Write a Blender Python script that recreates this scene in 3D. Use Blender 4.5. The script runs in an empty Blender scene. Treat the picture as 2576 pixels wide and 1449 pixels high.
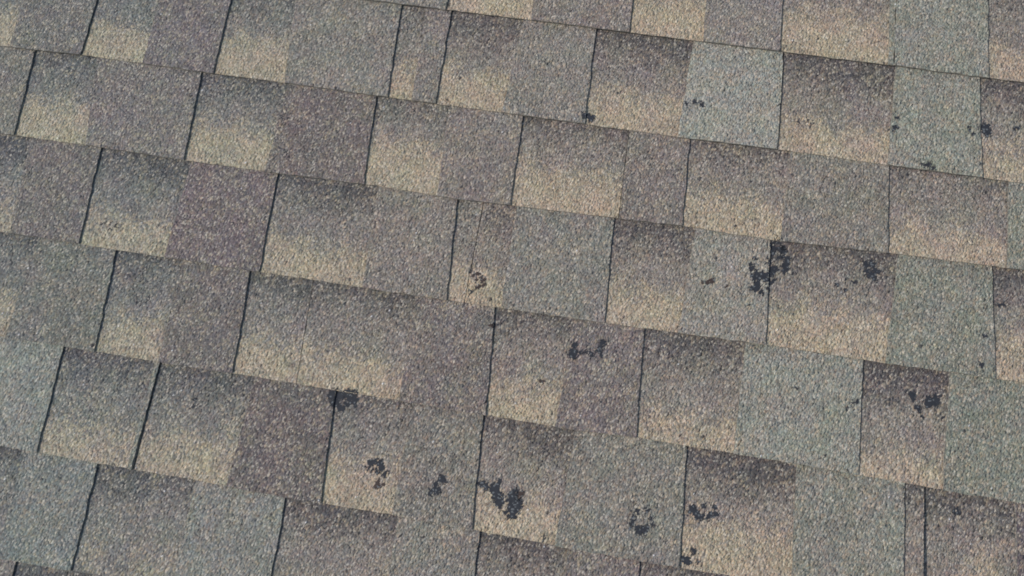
import bpy, math, random
import numpy as np
from mathutils import Matrix, Vector

scene = bpy.context.scene
C = scene.collection
E = 0.143                      # exposure of one course, metres
TAB, BACK = 0.0023, 0.0018     # thickness of the laminated tab layer and of the backing layer
LAP = TAB + BACK + 0.0002      # rise of each course over the one below
PITCH = math.radians(22.6)
ROOF = Matrix.Translation((0, 0, 3.2)) @ Matrix.Rotation(PITCH, 4, 'X')

# ------------------------------------------------------------------ camera
ROT = np.array([0.2161, 0.0600, 0.1535])
CAMH, CAMY, FOC = 7.353, -4.3714, 2000.0
IW, IH = 2576.0, 1449.0
def rotm(r):
    t = float(np.linalg.norm(r)); k = r / t
    K = np.array([[0, -k[2], k[1]], [k[2], 0, -k[0]], [-k[1], k[0], 0]])
    return np.eye(3) + math.sin(t) * K + (1 - math.cos(t)) * K @ K
RM = rotm(ROT)
cd = bpy.data.cameras.new('camera'); cam = bpy.data.objects.new('camera', cd); C.objects.link(cam)
cd.sensor_width = 36.0; cd.lens = FOC / IW * 36.0; cd.clip_start = 0.05; cd.clip_end = 500
M = Matrix([list(RM[i]) + [0] for i in range(3)] + [[0, 0, 0, 1]])
cam.matrix_world = ROOF @ Matrix.Translation((0, CAMY * E, CAMH * E)) @ M
scene.camera = cam
scene.cycles.filter_width = 1.8
scene.render.resolution_x = 1024; scene.render.resolution_y = 576

# ------------------------------------------------------------------ sky and sun
SUN_LOCAL = Vector((-0.76, -0.20, 0.66)).normalized()      # towards the sun, in roof coordinates
sdir = (ROOF.to_3x3() @ SUN_LOCAL).normalized()
w = bpy.data.worlds.new('World'); scene.world = w; w.use_nodes = True
nt = w.node_tree; bg = nt.nodes['Background']
sky = nt.nodes.new('ShaderNodeTexSky'); sky.sky_type = 'NISHITA'; sky.sun_disc = False
sky.sun_elevation = math.asin(sdir.z); sky.sun_rotation = math.atan2(sdir.x, sdir.y)
nt.links.new(sky.outputs[0], bg.inputs[0]); bg.inputs[1].default_value = 0.13
sd = bpy.data.lights.new('sun', 'SUN'); sd.energy = 3.55; sd.angle = math.radians(3.0); sd.color = (1.0, 0.955, 0.90)
sun = bpy.data.objects.new('sun', sd); C.objects.link(sun)
sun.rotation_euler = sdir.to_track_quat('Z', 'Y').to_euler(); sun.location = (0, 0, 8)
vs = scene.view_settings
vs.view_transform = 'Standard'; vs.look = 'None'; vs.gamma = 1.0; vs.use_curve_mapping = False; vs.exposure = -0.13

# ------------------------------------------------------------------ helpers
def lin(c):
    c = np.asarray(c, float) / 255.0
    return np.where(c <= 0.04045, c / 12.92, ((c + 0.055) / 1.055) ** 2.4)

def unp(x, y):
    """A point of the roof plane, in exposures, from where it stands in the photo."""
    d = np.array([(x - IW / 2) / FOC, -(y - IH / 2) / FOC, -1.0])
    d = RM @ d; s = CAMH / -d[2]
    return d[0] * s, d[1] * s + CAMY

def props(o, **k):
    for a, b in k.items(): o[a] = b

class Nodes:
    def __init__(s, name):
        s.m = bpy.data.materials.new(name); s.m.use_nodes = True
        s.t = s.m.node_tree; s.b = s.t.nodes['Principled BSDF']
    def n(s, kind, **k):
        o = s.t.nodes.new(kind)
        for a, b in k.items(): setattr(o, a, b)
        return o
    def put(s, sock, v):
        if isinstance(v, bpy.types.NodeSocket): s.t.links.new(v, sock)
        elif v is not None: sock.default_value = v
    def math(s, op, a, b=None, c=None, clamp=False):
        o = s.n('ShaderNodeMath', operation=op); o.use_clamp = clamp
        for i, v in enumerate((a, b, c)): s.put(o.inputs[i], v)
        return o.outputs[0]
    def mix(s, f, a, b, blend='MIX'):
        o = s.n('ShaderNodeMix', data_type='RGBA', blend_type=blend)
        s.put(o.inputs[0], f); s.put(o.inputs[6], a); s.put(o.inputs[7], b)
        return o.outputs[2]

def rgba(c): return tuple(float(v) for v in lin(c)) + (1.0,)

def granule_material():
    N = Nodes('mineral_granules')
    co = N.n('ShaderNodeTexCoord').outputs['Object']
    oi = N.n('ShaderNodeObjectInfo').outputs['Random']
    off = N.n('ShaderNodeVectorMath', operation='ADD')
    cmb = N.n('ShaderNodeCombineXYZ'); r7 = N.math('MULTIPLY', oi, 7.0); r3 = N.math('MULTIPLY', oi, 13.0)
    N.put(cmb.inputs[0], r7); N.put(cmb.inputs[1], r3)
    N.put(off.inputs[0], co); N.put(off.inputs[1], cmb.outputs[0])
    p = off.outputs[0]
    mp = N.n('ShaderNodeMapping', vector_type='TEXTURE'); mp.inputs['Rotation'].default_value = (0, 0, math.radians(57)); mp.inputs['Scale'].default_value = (1.75, 1.0, 1.0)
    N.put(mp.inputs['Vector'], p); q = mp.outputs[0]
    # slight wobble so that the cells are not polygons
    wn = N.n('ShaderNodeTexNoise'); wn.inputs['Scale'].default_value = 420; wn.inputs['Detail'].default_value = 1; N.put(wn.inputs['Vector'], q)
    wv = N.n('ShaderNodeVectorMath', operation='MULTIPLY_ADD'); N.put(wv.inputs[0], wn.outputs['Color']); wv.inputs[1].default_value = (0.0016,) * 3; N.put(wv.inputs[2], q)
    q = wv.outputs[0]
    def vor(scale):
        v = N.n('ShaderNodeTexVoronoi', voronoi_dimensions='3D'); v.inputs['Scale'].default_value = scale; N.put(v.inputs['Vector'], q)
        s = N.n('ShaderNodeSeparateColor'); N.put(s.inputs[0], v.outputs['Color'])
        return v.outputs['Distance'], s.outputs[0], s.outputs[1], s.outputs[2]
    d1, a1, b1, c1 = vor(370.0)
    d2, a2, b2, c2 = vor(600.0)
    d3, a3, b3, c3 = vor(150.0)
    def noise(scale, det=2.0, vec=p):
        n = N.n('ShaderNodeTexNoise'); n.inputs['Scale'].default_value = scale; n.inputs['Detail'].default_value = det; N.put(n.inputs['Vector'], vec)
        return n
    n1 = noise(34, 3).outputs['Fac']; n2 = noise(13, 2).outputs['Fac']
    n3 = noise(70, 2).outputs['Fac']
    nc = noise(26, 2).outputs['Color']
    at = N.n('ShaderNodeAttribute', attribute_name='base').outputs['Color']
    wt = N.n('ShaderNodeAttribute', attribute_name='drop').outputs['Color']
    ws = N.n('ShaderNodeSeparateColor'); N.put(ws.inputs[0], wt)
    dark, tan, warm = ws.outputs
    def thr(wgt, rnd, gain, amp_r, amp_n, nn):
        x = N.math('SUBTRACT', rnd, 0.5); x = N.math('MULTIPLY', x, amp_r)
        y = N.math('SUBTRACT', nn, 0.5); y = N.math('MULTIPLY_ADD', y, amp_n, x)
        z = N.math('ADD', wgt, y); z = N.math('SUBTRACT', z, 0.5)
        return N.math('MULTIPLY_ADD', z, gain, 0.5, clamp=True)
    fd = thr(dark, a1, 1.1, 0.7, 0.7, n1)
    ft = thr(tan, b1, 1.25, 0.95, 0.8, n1)
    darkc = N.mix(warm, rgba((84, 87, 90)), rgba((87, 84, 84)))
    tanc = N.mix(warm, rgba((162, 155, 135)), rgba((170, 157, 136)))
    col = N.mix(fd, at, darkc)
    col = N.mix(ft, col, tanc)
    # granule to granule: value, then hue
    v = N.math('MULTIPLY_ADD', c1, VAL1, 1 - VAL1 / 2)
    v2 = N.math('MULTIPLY_ADD', a2, VAL2, 1 - VAL2 / 2)
    v = N.math('MULTIPLY', v, v2)
    v3 = N.math('MULTIPLY_ADD', n1, 0.24, 0.88); v = N.math('MULTIPLY', v, v3)
    v4 = N.math('MULTIPLY_ADD', n2, 0.16, 0.92); v = N.math('MULTIPLY', v, v4)
    vc = N.n('ShaderNodeCombineColor')
    for i in range(3): N.put(vc.inputs[i], v)
    col = N.mix(1.0, col, vc.outputs[0], 'MULTIPLY')
    ramp = N.n('ShaderNodeValToRGB'); ramp.color_ramp.interpolation = 'CONSTANT'
    cr = ramp.color_ramp; stops = [(0.0, (1.16, 0.97, 0.88)), (0.22, (0.93, 1.02, 1.03)), (0.42, (1.09, 1.02, 0.87)), (0.60, (0.99, 0.98, 1.04)), (0.78, (1.0, 1.0, 1.0)), (0.93, (1.2, 0.92, 0.84))]
    while len(cr.elements) < len(stops): cr.elements.new(0.5)
    for e, (ps, c) in zip(cr.elements, stops): e.position = ps; e.color = (c[0] / 1.3, c[1] / 1.3, c[2] / 1.3, 1)
    N.put(ramp.inputs[0], b2)
    hue = N.mix(1.0, ramp.outputs[0], (1.3, 1.3, 1.3, 1), 'MULTIPLY')
    col = N.mix(0.5, col, N.mix(1.0, col, hue, 'MULTIPLY'))
    # soft drifts of warmer and cooler granules
    nh = N.mix(1.0, nc, (2.0, 2.0, 2.0, 1), 'MULTIPLY')
    col = N.mix(0.09, col, N.mix(1.0, col, nh, 'MULTIPLY'))
    # pale quartz grains, lost grains, and glints painted as near-white specks
    glint = N.math('MULTIPLY', N.math('GREATER_THAN', c1, 0.9972), N.math('LESS_THAN', d1, 0.30))
    pale = N.math('GREATER_THAN', a2, 0.90)
    pit = N.math('LESS_THAN', c1, 0.003)
    pit = N.math('MULTIPLY', pit, N.math('GREATER_THAN', n3, 0.5))
    col = N.mix(N.math('MULTIPLY', pale, 0.40), col, rgba((204, 196, 182)))
    col = N.mix(N.math('MULTIPLY', glint, 0.6), col, rgba((240, 240, 240)))
    col = N.mix(N.math('MULTIPLY', pit, 0.75), col, rgba((44, 47, 54)))
    # grains lost round the bare patches
    wn_ = N.n('ShaderNodeAttribute', attribute_name='worn').outputs['Fac']
    lost = N.math('LESS_THAN', N.math('ADD', N.math('MULTIPLY', a2, 0.65), N.math('MULTIPLY', b3, 0.35)), wn_)
    col = N.mix(N.math('MULTIPLY', lost, 0.85), col, rgba((50, 52, 58)))
    N.put(N.b.inputs['Base Color'], col)
    rg = N.math('MULTIPLY_ADD', glint, -0.5, 0.85); N.put(N.b.inputs['Roughness'], rg)
    N.b.inputs['Specular IOR Level'].default_value = 0.3
    # relief
    h1 = N.math('MULTIPLY', N.math('SUBTRACT', 1.0, d1), N.math('MULTIPLY_ADD', a1, 0.8, 0.6))
    h2 = N.math('MULTIPLY', N.math('SUBTRACT', 1.0, d2), 0.45)
    h = N.math('ADD', h1, h2)
    h = N.math('MULTIPLY_ADD', n3, 0.6, h)
    bp = N.n('ShaderNodeBump'); bp.inputs['Strength'].default_value = BUMP; bp.inputs['Distance'].default_value = 0.0019
    N.put(bp.inputs['Height'], h); N.put(N.b.inputs['Normal'], bp.outputs[0])
    return N.m

def edge_material():
    N = Nodes('cut_asphalt_edge')
    co = N.n('ShaderNodeTexCoord').outputs['Object']
    v = N.n('ShaderNodeTexVoronoi'); v.inputs['Scale'].default_value = 500; N.put(v.inputs['Vector'], co)
    s = N.n('ShaderNodeSeparateColor'); N.put(s.inputs[0], v.outputs['Color'])
    f = N.math('GREATER_THAN', s.outputs[0], 0.6)
    N.put(N.b.inputs['Base Color'], N.mix(f, rgba((92, 92, 90)), rgba((130, 126, 118))))
    N.b.inputs['Roughness'].default_value = 0.9
    return N.m

def bare_material(name, c0, c1):
    N = Nodes(name)
    co = N.n('ShaderNodeTexCoord').outputs['Object']
    n = N.n('ShaderNodeTexNoise'); n.inputs['Scale'].default_value = 160; n.inputs['Detail'].default_value = 3; N.put(n.inputs['Vector'], co)
    v = N.n('ShaderNodeTexVoronoi'); v.inputs['Scale'].default_value = 520; N.put(v.inputs['Vector'], co)
    s = N.n('ShaderNodeSeparateColor'); N.put(s.inputs[0], v.outputs['Color'])
    col = N.mix(n.outputs['Fac'], rgba(c0), rgba(c1))
    left = N.math('GREATER_THAN', s.outputs[0], 0.90)
    col = N.mix(N.math('MULTIPLY', left, 0.8), col, rgba((112, 116, 118)))
    N.put(N.b.inputs['Base Color'], col); N.b.inputs['Roughness'].default_value = 0.75
    N.b.inputs['Specular IOR Level'].default_value = 0.25
    bp = N.n('ShaderNodeBump'); bp.inputs['Strength'].default_value = 0.5; bp.inputs['Distance'].default_value = 0.0005
    N.put(bp.inputs['Height'], n.outputs['Fac']); N.put(N.b.inputs['Normal'], bp.outputs[0])
    return N.m

VAL1, VAL2, BUMP = 0.44, 0.26, 0.95
GRAN = granule_material(); EDGE = edge_material()
BARE = bare_material('bare_asphalt', (36, 38, 43), (60, 63, 69))
RUST = bare_material('bare_asphalt_brown', (58, 48, 45), (78, 68, 64))

rng = np.random.default_rng(7)
def wobble(n, amp, smooth=1):
    a = rng.normal(0, 1, n + 8)
    for _ in range(smooth): a = (np.roll(a, 1) + a * 2 + np.roll(a, -1)) / 4
    return a[4:n + 4] * amp

def slab(name, parent, X, Y, Z, thick, base, drop):
    """A thin slab: grid of top points X, Y, Z (rows up the roof), walls all round."""
    nv, nu = X.shape
    top = np.stack([X, Y, Z], -1).reshape(-1, 3)
    idx = np.arange(nv * nu).reshape(nv, nu)
    a, b, c, d = idx[:-1, :-1].ravel(), idx[:-1, 1:].ravel(), idx[1:, 1:].ravel(), idx[1:, :-1].ravel()
    quads = [np.stack([a, b, c, d], 1)]
    ring = np.concatenate([idx[0, :], idx[1:, -1], idx[-1, -2::-1], idx[-2:0:-1, 0]])
    low = top[ring] - np.array([0, 0, thick])
    n0 = len(top); m = len(ring)
    r1 = np.roll(ring, -1); l0 = n0 + np.arange(m); l1 = np.roll(l0, -1)
    quads.append(np.stack([ring, l0, l1, r1], 1))
    quads = np.concatenate(quads)
    co = np.concatenate([top, low])
    me = bpy.data.meshes.new(name)
    me.from_pydata(co.tolist(), [], quads.tolist())
    me.materials.append(GRAN); me.materials.append(EDGE)
    mi = np.zeros(len(quads), np.int32); mi[len(a):] = 1
    me.polygons.foreach_set('material_index', mi)
    for an, val in (('base', base), ('drop', drop)):
        at = me.attributes.new(an, 'FLOAT_COLOR', 'POINT')
        v = np.concatenate([val.reshape(-1, 3), val.reshape(-1, 3)[ring]])
        v = np.concatenate([v, np.ones((len(v), 1))], 1).astype(np.float32)
        at.data.foreach_set('color', v.ravel())
    me.update()
    o = bpy.data.objects.new(name, me); C.objects.link(o); o.parent = parent
    return o

# ------------------------------------------------------------------ the layout, read off the photo
# butt line (lower edge) of each course, as picture points
LINES = {
 0: [(1010,10),(1130,25),(1500,70),(1740,101),(1975,130),(2250,165),(2480,195)],
 1: [(0,114),(85,125),(215,139),(505,180),(710,207),(945,240),(1315,290),(1735,348),(1990,380),(2235,415),(2535,455)],
 2: [(0,335),(252,370),(480,405),(697,435),(950,467),(1150,500),(1545,547),(1745,572),(1940,603),(2235,636),(2500,669)],
 3: [(0,582),(95,595),(290,628),(455,652),(628,680),(1040,742),(1245,772),(1615,825),(1870,858),(2172,905),(2390,935)],
 4: [(0,845),(157,870),(400,910),(640,947),(845,982),(1000,1006),(1215,1043),(1430,1078),(1600,1099),(1730,1122),(2000,1165),(2275,1215),(2540,1260)],
 5: [(0,1120),(45,1128),(243,1165),(490,1207),(718,1250),(1000,1297),(1207,1336),(1420,1376),(1610,1410)],
 6: [(165,1435),(225,1445)]}
WORLD = {k: np.array([unp(*p) for p in v]) for k, v in LINES.items()}
def buttline(k, X):
    X = np.asarray(X, float)
    if k not in WORLD or k == 6: return np.full_like(X, -float(k)) + (0.04 if k == 6 else 0) + 0.01 * np.sin(X * 1.3 + k)
    wl = WORLD[k]; return np.interp(X, wl[:, 0], wl[:, 1])
def imgline(k, x): 
    l = np.array(LINES[k], float)
    if x < l[0, 0]: sl = (l[1, 1] - l[0, 1]) / (l[1, 0] - l[0, 0]); return l[0, 1] + sl * (x - l[0, 0])
    if x > l[-1, 0]: sl = (l[-1, 1] - l[-2, 1]) / (l[-1, 0] - l[-2, 0]); return l[-1, 1] + sl * (x - l[-1, 0])
    return float(np.interp(x, l[:, 0], l[:, 1]))

# tabs seen in each course: (left top, left bottom, right top, right bottom, colour with lens shading included); None = out of the picture
TABS = {
 0: [(None,880,None,1122,(130,128,121)), (None,1335,None,1583,(128,122,117)), (None,1768,None,1961,(135,130,124)), (None,2234,None,2485,(138,140,130))],
 1: [(None,25,None,213,(116,116,113)), (None,360,None,537,(116,112,112)), (745,717,1010,975,(129,127,121)), (1073,1036,1135,1096,(126,121,117)),
     (1315,1262,1500,1470,(133,130,123)), (1745,1704,1975,1955,(150,151,142)), (2255,2232,2467,2470,(138,140,130))],
 2: [(None,-140,85,37,(119,119,114)), (241,216,505,463,(119,116,114)), (724,668,945,915,(114,108,106)), (1128,1100,1315,1283,(128,122,117)),
     (1583,1556,1735,1715,(125,119,114)), (1990,1963,2237,2232,(129,125,118)), (2539,2532,None,2850,(131,133,123))],
 3: [(76,27,252,200,(114,111,109)), (480,415,697,652,(114,107,107)), (952,912,1150,1123,(129,124,118)), (1300,1260,1545,1520,(131,129,122)),
     (1750,1706,1940,1925,(142,139,131)), (2262,2226,2498,2503,(130,132,122))],
 4: [(97,15,290,240,(115,117,112)), (460,400,628,585,(113,109,107)), (1045,1004,1245,1222,(118,112,109)), (1444,1396,1620,1600,(119,112,110)),
     (1876,1846,2172,2158,(140,141,132)), (2392,2370,2660,2660,(128,131,121))],
 5: [(-140,-230,157,95,(133,138,132)), (388,322,399,333,(122,125,119)), (642,571,843,808,(107,101,100)), (1040,985,1215,1187,(123,120,114)),
     (1448,1394,1730,1708,(128,126,119)), (2006,None,2276,None,(131,132,123)), (2558,None,2800,None,(102,96,98))],
 6: [(60,None,243,None,(122,127,124)), (490,None,718,None,(130,132,127)), (1000,None,1207,None,(129,127,121)), (1427,None,1609,None,(119,112,110))],
}
# recesses whose colour drop differs: course -> list of (picture x at the butt, tan height, tan strength, dark strength)
DROPS = {
 0: [(1230,.42,1.05,.6),(1680,.48,1.1,.6),(2100,.50,1.0,.3),(2530,.35,.9,.5)],
 1: [(10,.40,1.0,.2),(290,.36,1.15,.1),(620,.42,1.05,.7),(1000,.36,1.0,.6),(1180,.42,1.0,.9),(1580,.42,.95,1.0),(2090,.30,1.1,1.1),(2520,.36,.9,.9)],
 2: [(130,.42,1.05,.9),(560,.42,1.0,1.0),(1000,.50,1.05,.7),(1420,.42,1.1,.8),(1840,.34,1.1,.9),(2380,.28,1.05,.9)],
 3: [(10,.36,.8,1.3),(310,.36,.95,1.1),(780,.36,1.0,1.0),(1140,.34,1.05,.6),(1220,.34,1.0,.7),(1610,.38,1.0,1.0),(2080,.40,1.0,.9),(2560,.40,.9,1.0)],
 4: [(-40,.40,.8,.8),(310,.36,1.0,.9),(680,.38,.95,.9),(870,.30,1.05,1.0),(1300,.36,.95,.9),(1720,.30,.8,1.0),(2260,.24,1.05,1.2)],
 5: [(200,.36,.8,1.1),(450,.40,.85,.9),(890,.42,1.0,.7),(1290,.34,1.1,1.0),(1840,.46,.95,1.2),(2290,.30,.2,1.0),(2420,.62,.75,.9)],
 6: [(20,.2,.1,1.4),(330,.30,.35,1.2),(850,.25,.3,1.2),(1300,.25,.3,1.2),(1750,.3,.3,1.2)],
}
JOINTS = {}   # x (exposures) of the ends of the strips in each course
jX = {0: 2.80, 1: 1.755, 2: unp(1583,325)[0], 3: unp(1216,506)[0], 4: unp(786,715)[0], 5: unp(400,916)[0], 6: 1.82}
def joint(k):
    return jX.get(k, (3.1 - 1.39 * k) % 6.99 - 1.0)

def warmth(X):   # lens colour shading painted into the granule colours: cooler toward the left
    return float(np.clip((X + 4.6) / 3.6, 0, 1)) 

def course_tabs(k, x0, x1):
    """All tabs of a course between x0 and x1, the ones out of the picture drawn at random."""
    out = []
    for (lt, lb, rt, rb, c) in TABS.get(k, []):
        def X(xt, xb):
            t = unp(xt, imgline(k - 1, xt))[0] if xt is not None and (k - 1) in LINES else None
            b = unp(xb, imgline(k, xb))[0] if xb is not None and k in LINES else None
            if t is None: t = b - 0.03
            if b is None: b = t + 0.03
            return t, b
        out.append((*X(lt, lb), *X(rt, rb), c))
    r = random.Random(40 + k)
    pal = [(122,116,116), (128,123,119), (131,134,128), (118,115,118), (137,134,128)]
    def rnd_tab(a, wd): return (a, a + .03, a + wd, a + wd + .03, r.choice(pal))
    if not out: out = [rnd_tab(r.uniform(-1, 0), 0.9)]
    while out[-1][2] < x1: out.append(rnd_tab(out[-1][2] + r.uniform(.55, 1.15), r.uniform(.6, 1.15)))
    while out[0][0] > x0:
        wd = r.uniform(.6, 1.15); out.insert(0, rnd_tab(out[0][0] - r.uniform(.55, 1.15) - wd, wd))
    return out

def ztop(yl):   # height of the tab surface at yl exposures above the butt
    return LAP * (0.5 - yl)

SPREAD = []   # surfaces for the bare patches: (object, kind, polygon test, z function)

LABELS = {
 (0,0): 'shingle along the top edge with three pale tan drops, right of the middle',
 (0,1): 'shingle in the top right corner, greenish tab with a dark crack on its right',
 (1,0): 'bluish grey shingle in the top left corner',
 (1,1): 'long shingle with the narrowest whole tab and a very pale grey tab at right',
 (1,2): 'shingle with a round black spot beside its right tab, second course at right edge',
 (2,0): 'shingle below the narrowest tab, two purple tabs, one with a faint dark smudge',
 (2,1): 'shingle under the very pale grey tab, three wide tan drops, at upper right',
 (3,0): 'shingle at left ending at a thin dark joint that splits a narrow tan recess',
 (3,1): 'shingle with the biggest forked black bald patch, across a tab edge, right of centre',
 (4,0): 'shingle at the left edge ending at a faint joint inside a wide tan recess',
 (4,1): 'shingle with paired small black marks and a wide pale green tab, lower right',
 (5,0): 'pale green shingle at the left edge whose raised end casts a dark slanting line',
 (5,1): 'long shingle near the bottom with a V shaped black bald patch and black ring',
 (5,2): 'sunken shingle in the bottom right corner beside a deep dark joint',
 (6,0): 'shingle at the bottom left with dark recesses, hardly any tan, between slate green tabs',
 (6,1): 'shingle just below the bottom edge, right of the small black chip',
 (7,0): 'dark purplish shingle just showing in the bottom left corner',
}

def make_shingle(k, j0, j1, tabs, label, lift=0.0, sink=0.0):
    """One laminated strip of course k from x=j0 to x=j1 (exposures)."""
    y0 = float(np.mean(buttline(k, np.linspace(j0, j1, 9))))
    root = bpy.data.objects.new('shingle', None); C.objects.link(root)
    root.matrix_world = ROOF @ Matrix.Translation((j0 * E, y0 * E, 0))
    root.empty_display_size = 0.05
    props(root, label=label, category='shingle', group='laminated roof shingles laid in overlapping courses')
    gap = 0.0035
    A, B = j0 + gap, j1 - gap
    skA = skB = 0.0
    for t in tabs:      # follow the slant of the joint
        pass
    def bend(X, Yl):    # end curl of a lifted strip
        z = lift * np.clip((X - (B - 0.75)) / 0.75, 0, 1) ** 2 * np.clip(1.05 - Yl * 0.6, 0, 1)
        return z - sink * np.clip(1.0 - Yl * 0.9, 0, 1) 
    # backing layer
    nu = max(8, int((B - A) * E / 0.0045)); nv = 44
    U = np.linspace(0, 1, nu); V = np.concatenate([np.linspace(0, 1.08, nv), np.array([1.3, 1.7, 2.3])])
    sl = -0.035
    wl, wr = wobble(len(V), 0.0022, 1), wobble(len(V), 0.0022, 1)
    Xb = np.linspace(A, B, nu)
    bot = buttline(k, Xb) + wobble(nu, 0.003, 1)
    X = np.empty((len(V), nu)); Yl = np.repeat(V[:, None], nu, 1)
    s0 = JSK.get((k, 'a'), 0.02); s1 = JSK.get((k, 'b'), 0.02)
    for i, v in enumerate(V):
        l = A - s0 * (v - 0.5) + wl[i]; r_ = B - s1 * (v - 0.5) + wr[i]
        X[i] = l + (r_ - l) * U
    Y = bot[None, :] * np.ones((len(V), 1)) + Yl
    Z = ztop(Yl) - TAB + bend(X, Yl) + wobble(nu, 0.00012, 2)[None, :] 
    # colour of the granule drop in each recess
    base = np.zeros(X.shape + (3,)); drop = np.zeros(X.shape + (3,))
    mid_l, mid_r = lin((118, 120, 117)), lin((133, 127, 120))  # recess tone at left and right, lens colour shading painted in
    drops = [(unp(x, imgline(k, x))[0] if k in LINES else 0, h, s, d) for (x, h, s, d) in DROPS.get(k, [])]
    edges = [(-99, -99)] + [((t[0] + t[1]) / 2, (t[2] + t[3]) / 2) for t in tabs] + [(99, 99)]
    rr = random.Random(900 + k)
    cells = []
    for a, b in zip(edges[:-1], edges[1:]):
        lo, hi = a[1] - .3, b[0] + .3
        cells.append([a[1], b[0], [d for d in drops if lo - .0 < d[0] < hi], rr.uniform(.3, .42), rr.uniform(.7, 1.1), rr.uniform(.7, 1.1), rr.uniform(-1, 1)])
    for iu in range(nu):
        xc = Xb[iu]
        cell = min(cells, key=lambda c: 0 if c[0] <= xc <= c[1] else min(abs(xc - c[0]), abs(xc - c[1])))
        h, s, d = cell[3], cell[4], cell[5]
        if cell[2]:
            dd = min(cell[2], key=lambda q: abs(q[0] - xc)); h, s, d = dd[1:]
        wm = warmth(xc); m = mid_l * (1 - wm) + mid_r * wm
        step = 0.03 * math.sin(xc * 7.1 + k) + (0.04 if math.sin(xc * 3.3 + 2 * k) > 0.3 else 0)
        v = V
        soft = 0.24 if k > 1 else 0.14
        if k == 5 and xc > 3.33: h = 0.66 - 0.55 * abs(xc - 3.80) / 0.3; s = 0.85; step = 0; soft = 0.1
        tn = np.clip((h + 0.04 + step + 0.05 * math.sin(xc * 17 + 3 * k) * (soft > 0.1) - v) / soft + 0.5, 0, 1) * s * np.clip(0.62 + (h - v) * 1.3, 0.35, 0.98)
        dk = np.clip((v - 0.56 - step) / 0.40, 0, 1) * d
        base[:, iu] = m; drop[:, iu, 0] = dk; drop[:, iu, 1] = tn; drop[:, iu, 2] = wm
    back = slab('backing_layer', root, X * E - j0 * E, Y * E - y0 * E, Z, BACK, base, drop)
    SPREAD.append(dict(o=back, k=k, a=A, b=B, z=(lambda x, yl: ztop(yl) - TAB + bend(x, yl)), tab=None, root=root, y0=y0, j0=j0))
    # tabs of the upper layer
    for (lt, lb, rt, rb, c) in tabs:
        if (lt + lb) / 2 >= B or (rt + rb) / 2 <= A: continue
        cutl = (lt + lb) / 2 < A; cutr = (rt + rb) / 2 > B
        n_u = max(4, int((rb - lb) * E / 0.0045)); V2 = np.linspace(0, 1.07, 44)
        ll = lb + (lt - lb) * V2; rr_ = rb + (rt - rb) * V2
        if cutl: ll = A - s0 * (V2 - .5)
        if cutr: rr_ = B - s1 * (V2 - .5)
        ll = ll + wobble(44, 0.0034, 1) + wobble(44, 0.006, 8); rr_ = rr_ + wobble(44, 0.0034, 1) + wobble(44, 0.006, 8)
        if np.min(rr_ - ll) < 0.02: continue
        U2 = np.linspace(0, 1, n_u)
        X2 = ll[:, None] + (rr_ - ll)[:, None] * U2[None, :]
        Yl2 = np.repeat(V2[:, None], n_u, 1)
        bb = buttline(k, X2[0]) + wobble(n_u, 0.0035, 1) - 0.004
        Y2 = bb[None, :] + Yl2
        Z2 = ztop(Yl2) + bend(X2, Yl2) + (rng.normal(0, 0.00010, X2.shape))
        bs = np.broadcast_to(lin(c), X2.shape + (3,)).copy()
        dp = np.zeros(X2.shape + (3,)); dp[..., 0] = 0.02 + 0.22 * np.clip((Yl2 - 0.75) / 0.3, 0, 1); dp[..., 1] = 0.05
        dp[..., 2] = warmth((lb + rb) / 2)
        t = slab('tab', root, X2 * E - j0 * E, Y2 * E - y0 * E, Z2, TAB, bs, dp)
        SPREAD.append(dict(o=t, k=k, a=A, b=B, z=(lambda x, yl: ztop(yl) + bend(x, yl)), tab=(V2, ll, rr_), root=root, y0=y0, j0=j0))
    return root

JSK = {}
for k, (xt, xb) in {2: (1583, 1556), 3: (1216, 1168), 4: (786, 745), 5: (400, 335)}.items():
    t = unp(xt, imgline(k - 1, xt))[0]; b = unp(xb, imgline(k, xb))[0]
    JSK[(k, 'a')] = JSK[(k, 'b')] = b - t
    jX[k] = (t + b) / 2

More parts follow.
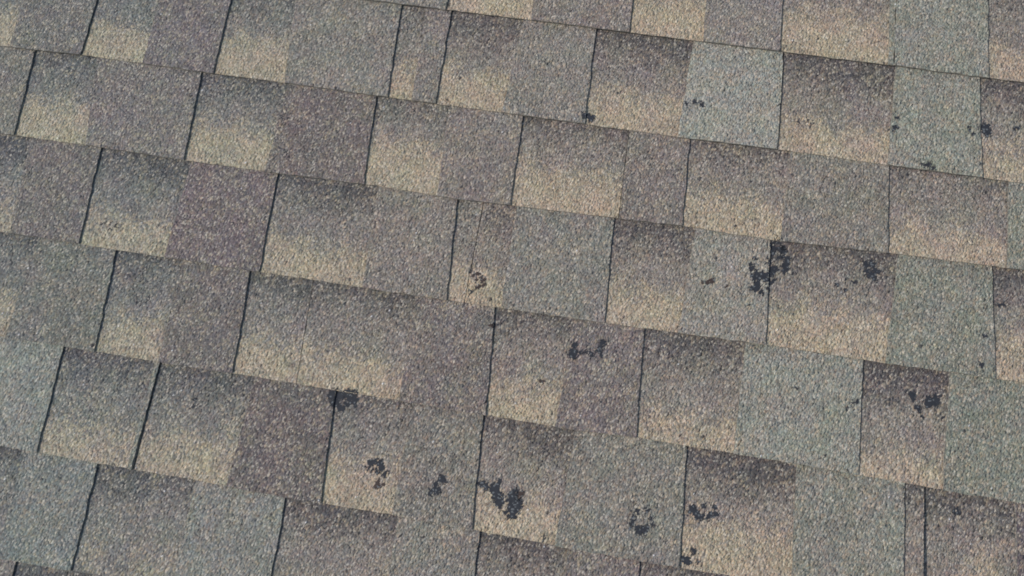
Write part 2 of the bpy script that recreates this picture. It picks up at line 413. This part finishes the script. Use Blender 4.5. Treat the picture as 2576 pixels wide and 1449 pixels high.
XMIN, XMAX = -7.4, 5.3
for k in range(-2, 9):
    j = joint(k); Lk = 6.99
    if k == 5: Lk = unp(2330, imgline(4, 2330))[0] - j
    js = [j]
    if k == 1: js = [-5.415, j]
    while js[0] > XMIN: js.insert(0, js[0] - Lk)
    while js[-1] < XMAX: js.append(js[-1] + Lk)
    tabs = course_tabs(k, js[0], js[-1])
    vis = 0
    for a, b in zip(js[:-1], js[1:]):
        ym = -k + 0.5
        # strips that only lie beyond the picture are told by the side they are on
        inside = {0: (-2.7, 4.1), 1: (-6.4, 4.1), 2: (-6.2, 4.1), 3: (-5.9, 4.1), 4: (-5.5, 4.2), 5: (-5.2, 4.2), 6: (-4.9, 1.9), 7: (-4.6, -3.8)}.get(k)
        if inside and b > inside[0] + 0.05 and a < inside[1] - 0.05:
            lab = LABELS.get((k, vis), 'weathered laminated shingle'); vis += 1
        else:
            row = {-2: 'second course above the photo', -1: 'first course above the photo', 7: 'first course below the bottom edge', 8: 'second course below the bottom edge'}.get(k, 'course %s' % ('beside ' + {0: 'the top edge', 1: 'the narrowest tab', 2: 'the palest grey tab foot', 3: 'the biggest bald patch', 4: 'the paired black marks', 5: 'the V shaped bald patch', 6: 'the bottom edge'}[min(max(k, 0), 6)]))
            side = ('far left', 'left', 'middle', 'right', 'far right')[int(np.clip(round((a + b) / 2 / 5.0) + 2, 0, 4))]
            lab = 'shingle %s, outside the picture, %s' % (row, side)
        make_shingle(k, a, b, tabs, lab, lift=(0.0062 if (k == 5 and abs(b - 3.3) < .4) else 0.0004 if (k == 5 and abs(b - j) < .1) else 0.0),
                     sink=(0.0010 if (k == 5 and a > 2.8) else 0.0))

# ------------------------------------------------------------------ places that lost their granules
def T(x0, y0, s, pts): return [(x0 + p[0] / s, y0 + p[1] / s, p[2] / s) for p in pts]
S = 2.337
def tl(i, pts):   # tiles of the photo (3264 wide), six tiles + three
    ox = (0, 1080, 2164)[i % 3]; oy = (0, 610, 1216)[i // 3]
    return T(ox, oy, S, pts)
PATCHES = [
 ('b', 1.0, T(2300,720,6.44,[(1280,440,28),(1295,540,38),(1360,680,68),(1345,770,78),(1320,850,72),(1290,900,36),(1080,880,82),(1030,960,60),(960,1000,58),(850,1020,78),(740,1020,80),(660,1040,62),(620,880,46),(620,800,30),(700,660,28),(980,1140,52),(1080,1125,38),(900,1080,50),(740,1190,46),(720,1280,55),(800,1350,26),(850,1390,16),(950,1290,36),(615,1280,26),(980,740,30),(960,640,18)])),
 ('b', 0.62, T(2300,720,6.44,[(1000,380,60),(1080,300,60),(1200,330,70),(1060,450,70),(1230,450,70),(1060,560,60),(1190,620,50)])),
 ('b', 0.9, tl(5,[(1400,540,20),(1450,540,28),(1405,590,18),(1440,620,26),(1480,585,24),(1465,655,14)])),
 ('r', 0.9, tl(5,[(210,672,18),(238,664,14),(185,680,8),(345,712,9)])),
 ('b', 0.75, tl(5,[(1180,692,12),(1250,650,13),(1310,665,8),(1240,730,8),(1255,565,7)])),
 ('b', 0.8, tl(5,[(2398,845,14),(2415,838,9),(2275,1075,11),(2240,1290,16)])),
 ('r', 0.9, tl(4,[(1000,622,9),(1030,618,12),(1060,632,12),(1075,660,11),(1075,690,12),(1050,705,13),(1030,715,9),(1030,665,7)])),
 ('b', 0.8, tl(4,[(975,600,9),(962,640,6),(985,742,10),(960,742,6),(1150,985,8)])),
 ('b', 0.9, tl(4,[(1755,1150,20),(1745,1190,24),(1750,1225,26),(1800,1195,9),(1835,1198,8),(1870,1208,9),(1880,1220,8),(1970,1125,22),(1950,1160,18),(1945,1190,20),(1955,1215,14),(1725,1215,14)])),
 ('r', 0.85, tl(4,[(1500,1405,12),(1520,1415,7),(1138,1000,13)])),
 ('b', 0.95, T(1080,1216,S,[(-45,105,34),(-20,80,26),(-40,160,28),(-15,135,18),(15,90,34),(-5,190,20),(60,90,30),(100,105,34),(112,140,28),(110,165,18),(70,120,16),(20,195,24),(35,160,12),(50,175,14)])),
 ('b', 0.9, tl(7,[(235,610,22),(210,640,12),(300,605,24),(318,645,20),(335,690,20),(250,655,16),(280,675,12),(262,600,14)])),
 ('r', 0.85, tl(7,[(285,765,22),(270,780,10),(335,770,8),(295,740,9)])),
 ('b', 0.95, tl(7,[(765,730,24),(785,745,12),(725,770,16),(725,810,24),(745,800,14),(680,828,18),(755,700,8)])),
 ('b', 1.0, T(1400,1450,6.44,[(890,590,50),(930,620,50),(1000,680,46),(1080,680,74),(1190,640,60),(1230,560,34),(1230,500,26),(1170,760,82),(1200,840,80),(1215,920,78),(1260,960,44),(1200,1000,36),(1235,1070,22),(1100,880,26)])),
 ('b', 1.0, T(1400,1450,6.44,[(1545,730,44),(1520,820,58),(1480,880,76),(1430,920,44),(1550,960,100),(1620,990,70),(1540,1060,130),(1620,1080,60),(1500,1160,100),(1440,1250,44),(1540,1240,36),(1370,1170,26),(1600,880,18)])),
 ('r', 0.9, T(1400,1450,6.44,[(1660,820,52),(1620,880,26),(1735,780,26)])),
 ('b', 0.86, tl(7,[(2222,970,13),(2195,1000,14),(2188,1030,12),(2178,1060,11),(2175,1095,8),(2215,1095,20),(2245,1110,24),(2270,1105,22),(2300,1085,16),(2325,1062,10),(2250,1135,10),(2292,965,11),(2325,1018,8),(2255,955,5)])),
 ('b', 0.95, tl(8,[(110,945,22),(125,975,26),(148,1005,26),(160,1025,14),(190,1000,16),(215,1012,20),(245,995,20),(270,985,16),(275,940,14),(90,970,12),(190,930,9)])),
 ('b', 0.95, tl(8,[(50,1330,24),(68,1345,22),(145,1350,14),(110,1260,12),(120,1278,6),(40,1315,14)])),
 ('b', 0.95, tl(8,[(1725,90,18),(1745,105,24),(1752,130,12),(1870,160,32),(1905,150,36),(1925,130,24),(1880,130,20),(1790,200,18),(1800,222,10),(1775,180,8),(1935,105,10),(1840,160,10),(1820,265,6),(1970,270,8)])),
 ('b', 0.8, tl(8,[(1300,152,10),(1330,150,10),(1270,190,11),(1302,222,7),(1250,210,6),(870,45,7)])),
 ('b', 0.8, tl(8,[(2062,975,14),(2090,978,12),(2085,960,6)])),
 ('b', 1.0, tl(2,[(2290,935,26),(2290,965,32),(2275,960,24),(2302,990,18)])),
 ('b', 0.85, tl(2,[(2165,972,13),(2158,955,7),(2188,997,8),(2530,950,12),(2510,955,7)])),
 ('b', 0.85, tl(2,[(1595,962,17),(1618,950,10),(1620,880,7),(1585,940,8)])),
 ('b', 0.65, tl(2,[(968,893,10),(1005,905,9),(890,902,6),(962,940,5)])),
 ('b', 0.8, tl(2,[(60,775,12),(68,765,7),(120,762,10),(140,765,9),(165,778,11),(180,795,7)])),
 ('b', 0.95, tl(1,[(1840,865,20),(1865,872,18),(1888,868,16),(1870,890,16),(1830,885,10)])),
 ('b', 0.55, tl(1,[(770,735,13),(800,738,9),(2090,675,10),(2115,700,11),(2105,690,8),(2010,498,7),(1940,520,8),(1540,470,7)])),
 ('b', 0.7, tl(6,[(1440,130,9),(1437,170,9),(1475,180,8),(1510,182,11),(1430,190,5)])),
 ('b', 0.55, tl(3,[(765,235,11),(830,245,16),(870,258,10),(810,270,10),(1235,262,9),(990,770,10),(1080,800,14),(1120,785,14),(1010,830,10),(1060,820,8)])),
 ('b', 0.5, tl(0,[(2100,900,26),(2170,880,16),(2080,1110,22),(2140,1150,12),(2120,860,12)])),
 ('b', 0.7, tl(2,[(1850,1232,16),(1890,1262,13),(1820,1235,8)])),
 ('b', 0.55, tl(7,[(1440,1300,8),(1520,1330,9),(1640,1370,11),(1530,1165,9),(1105,1435,9),(1270,1330,5),(850,1100,5)])),
]
def hash2(ix, iy, s=0):
    h = (ix.astype(np.int64) * 374761393 + iy.astype(np.int64) * 668265263 + s * 974711) & 0x7fffffff
    h = (h ^ (h >> 13)) * 1274126177 & 0x7fffffff
    return ((h ^ (h >> 16)) & 0xffff) / 65535.0
def vnoise(x, y, s):
    ix, iy = np.floor(x), np.floor(y); fx, fy = x - ix, y - iy
    fx = fx * fx * (3 - 2 * fx); fy = fy * fy * (3 - 2 * fy)
    a, b, c, d = hash2(ix, iy, s), hash2(ix + 1, iy, s), hash2(ix, iy + 1, s), hash2(ix + 1, iy + 1, s)
    return (a * (1 - fx) + b * fx) * (1 - fy) + (c * (1 - fx) + d * fx) * fy

CS = 0.0007 / E      # cell of the patch grids, exposures
for pi, (kind, dens, blobs) in enumerate(PATCHES):
    wb = []
    for (sx, sy, sr) in blobs:
        dx, dy = sx * IW / 3264.0, sy * IW / 3264.0
        X0, Y0 = unp(dx, dy); X1, _ = unp(dx + sr * IW / 3264.0, dy)
        wb.append((X0, Y0, abs(X1 - X0)))
    wb = np.array(wb); mr = wb[:, 2].max() + 0.03
    gx = np.arange(math.floor((wb[:, 0].min() - mr) / CS), math.ceil((wb[:, 0].max() + mr) / CS))
    gy = np.arange(math.floor((wb[:, 1].min() - mr) / CS), math.ceil((wb[:, 1].max() + mr) / CS))
    if len(gx) * len(gy) > 400000: print('patch too large', pi); continue
    IX, IY = np.meshgrid(gx, gy); PX, PY = (IX + .5) * CS, (IY + .5) * CS
    f = np.full(PX.shape, -9.0)
    for (bx, by, br) in wb: f = np.maximum(f, (br - np.hypot(PX - bx, PY - by)) / 0.012)
    mm = PX * E * 1000, PY * E * 1000
    ca, sa = math.cos(math.radians(57)), math.sin(math.radians(57))
    al, ac = mm[0] * ca + mm[1] * sa, -mm[0] * sa + mm[1] * ca
    nz = vnoise(al / 4.2, ac / 1.9, 3) * 2.6 + vnoise(al / 1.9, ac / 0.95, 5) * 1.5 - 2.0
    g = f + 0.50 + nz * 1.1 - (1 - dens) * 2.2 + (vnoise(mm[0] / 3.2, mm[1] / 3.2, 9) - .5) * (1 - dens) * 6
    on = g > 0
    for sp in SPREAD:                                 # loosened grains in a narrow ring round the patch
        k = sp['k']
        if wb[:, 1].max() < -k - .2 or wb[:, 1].min() > -k + 1.2: continue
        me = sp['o'].data; W_ = sp.setdefault('xy', None)
        if W_ is None:
            cc = np.empty(len(me.vertices) * 3, np.float32); me.vertices.foreach_get('co', cc); cc = cc.reshape(-1, 3)
            sp['xy'] = W_ = np.stack([cc[:, 0] / E + sp['j0'], cc[:, 1] / E + sp['y0']], 1); sp['worn'] = np.zeros(len(cc), np.float32)
        dd = np.full(len(W_), -9.0)
        for (bx, by, br) in wb: dd = np.maximum(dd, br - np.hypot(W_[:, 0] - bx, W_[:, 1] - by))
        sp['worn'] = np.maximum(sp['worn'], np.clip((dd + 0.040) / 0.040, 0, 1) * (0.40 if dens > 0.7 else 0.47))
    # find the surface below each cell
    owner = np.full(PX.shape, -1, int)
    for si, sp in enumerate(SPREAD):
        k = sp['k']
        if PY.max() < -k - .2 or PY.min() > -k + 1.2: continue
        yl = PY - buttline(k, PX)
        up = PY - buttline(k - 1, PX)
        m = (yl > 0.004) & (up < -0.004) & (PX > sp['a'] + .004) & (PX < sp['b'] - .004)
        if sp['tab']:
            V2, ll, rr_ = sp['tab']
            m &= (PX > np.interp(yl, V2, ll) + .004) & (PX < np.interp(yl, V2, rr_) - .004)
            owner[m] = si
        else:
            owner[m & (owner < 0)] = si
    if dens < 0.56: continue                           # only a faint scuff: loosened grains, no bare asphalt
    for si in np.unique(owner[on]):
        if si < 0: continue
        sel = on & (owner == si)
        if sel.sum() < 4: continue
        sp = SPREAD[si]
        todo = set(zip(IX[sel].astype(int).tolist(), IY[sel].astype(int).tolist()))
        while todo:                                   # every unbroken patch is a mesh of its own
            st = [todo.pop()]; comp = []
            while st:
                i, j = st.pop(); comp.append((i, j))
                for q in ((i + 1, j), (i - 1, j), (i, j + 1), (i, j - 1)):
                    if q in todo: todo.remove(q); st.append(q)
            if len(comp) < 5: continue
            verts = {}; vl = []; fl = []
            def vid(i, j):
                if (i, j) not in verts:
                    x, y = i * CS, j * CS
                    jx, jy = (hash2(np.array([i]), np.array([j]), 1)[0] - .5) * CS * .7, (hash2(np.array([i]), np.array([j]), 2)[0] - .5) * CS * .7
                    yl = y - float(buttline(sp['k'], np.array([x]))[0])
                    z = float(sp['z'](np.array([x]), np.array([yl]))[0]) + 0.00033
                    verts[(i, j)] = len(vl); vl.append(((x + jx - sp['j0']) * E, (y + jy - sp['y0']) * E, z))
                return verts[(i, j)]
            for i, j in sorted(comp): fl.append((vid(i, j), vid(i + 1, j), vid(i + 1, j + 1), vid(i, j + 1)))
            me = bpy.data.meshes.new('bare_patch'); me.from_pydata(vl, [], fl)
            me.materials.append(BARE if kind == 'b' else RUST)
            o = bpy.data.objects.new('bare_patch', me); C.objects.link(o); o.parent = sp['o']

for sp in SPREAD:
    at = sp['o'].data.attributes.new('worn', 'FLOAT', 'POINT')
    if 'worn' in sp: at.data.foreach_set('value', sp['worn'].astype(np.float32))

# ------------------------------------------------------------------ roof deck under the shingles
N = Nodes('roofing_felt')
co = N.n('ShaderNodeTexCoord').outputs['Object']
n = N.n('ShaderNodeTexNoise'); n.inputs['Scale'].default_value = 60; N.put(n.inputs['Vector'], co)
N.put(N.b.inputs['Base Color'], N.mix(n.outputs['Fac'], rgba((38, 38, 40)), rgba((54, 53, 52)))); N.b.inputs['Roughness'].default_value = 0.95
x0, x1, y0, y1, zt, zb = -2.2, 2.2, -1.7, 1.0, -0.016, -0.034
vv = [(x, y, z) for z in (zb, zt) for (x, y) in ((x0, y0), (x1, y0), (x1, y1), (x0, y1))]
ff = [(3, 2, 1, 0), (4, 5, 6, 7), (0, 1, 5, 4), (1, 2, 6, 5), (2, 3, 7, 6), (3, 0, 4, 7)]
me = bpy.data.meshes.new('roof_deck'); me.from_pydata(vv, [], ff); me.materials.append(N.m)
o = bpy.data.objects.new('roof_deck', me); C.objects.link(o); o.matrix_world = ROOF; o['kind'] = 'structure'
print('objects', len(bpy.data.objects))
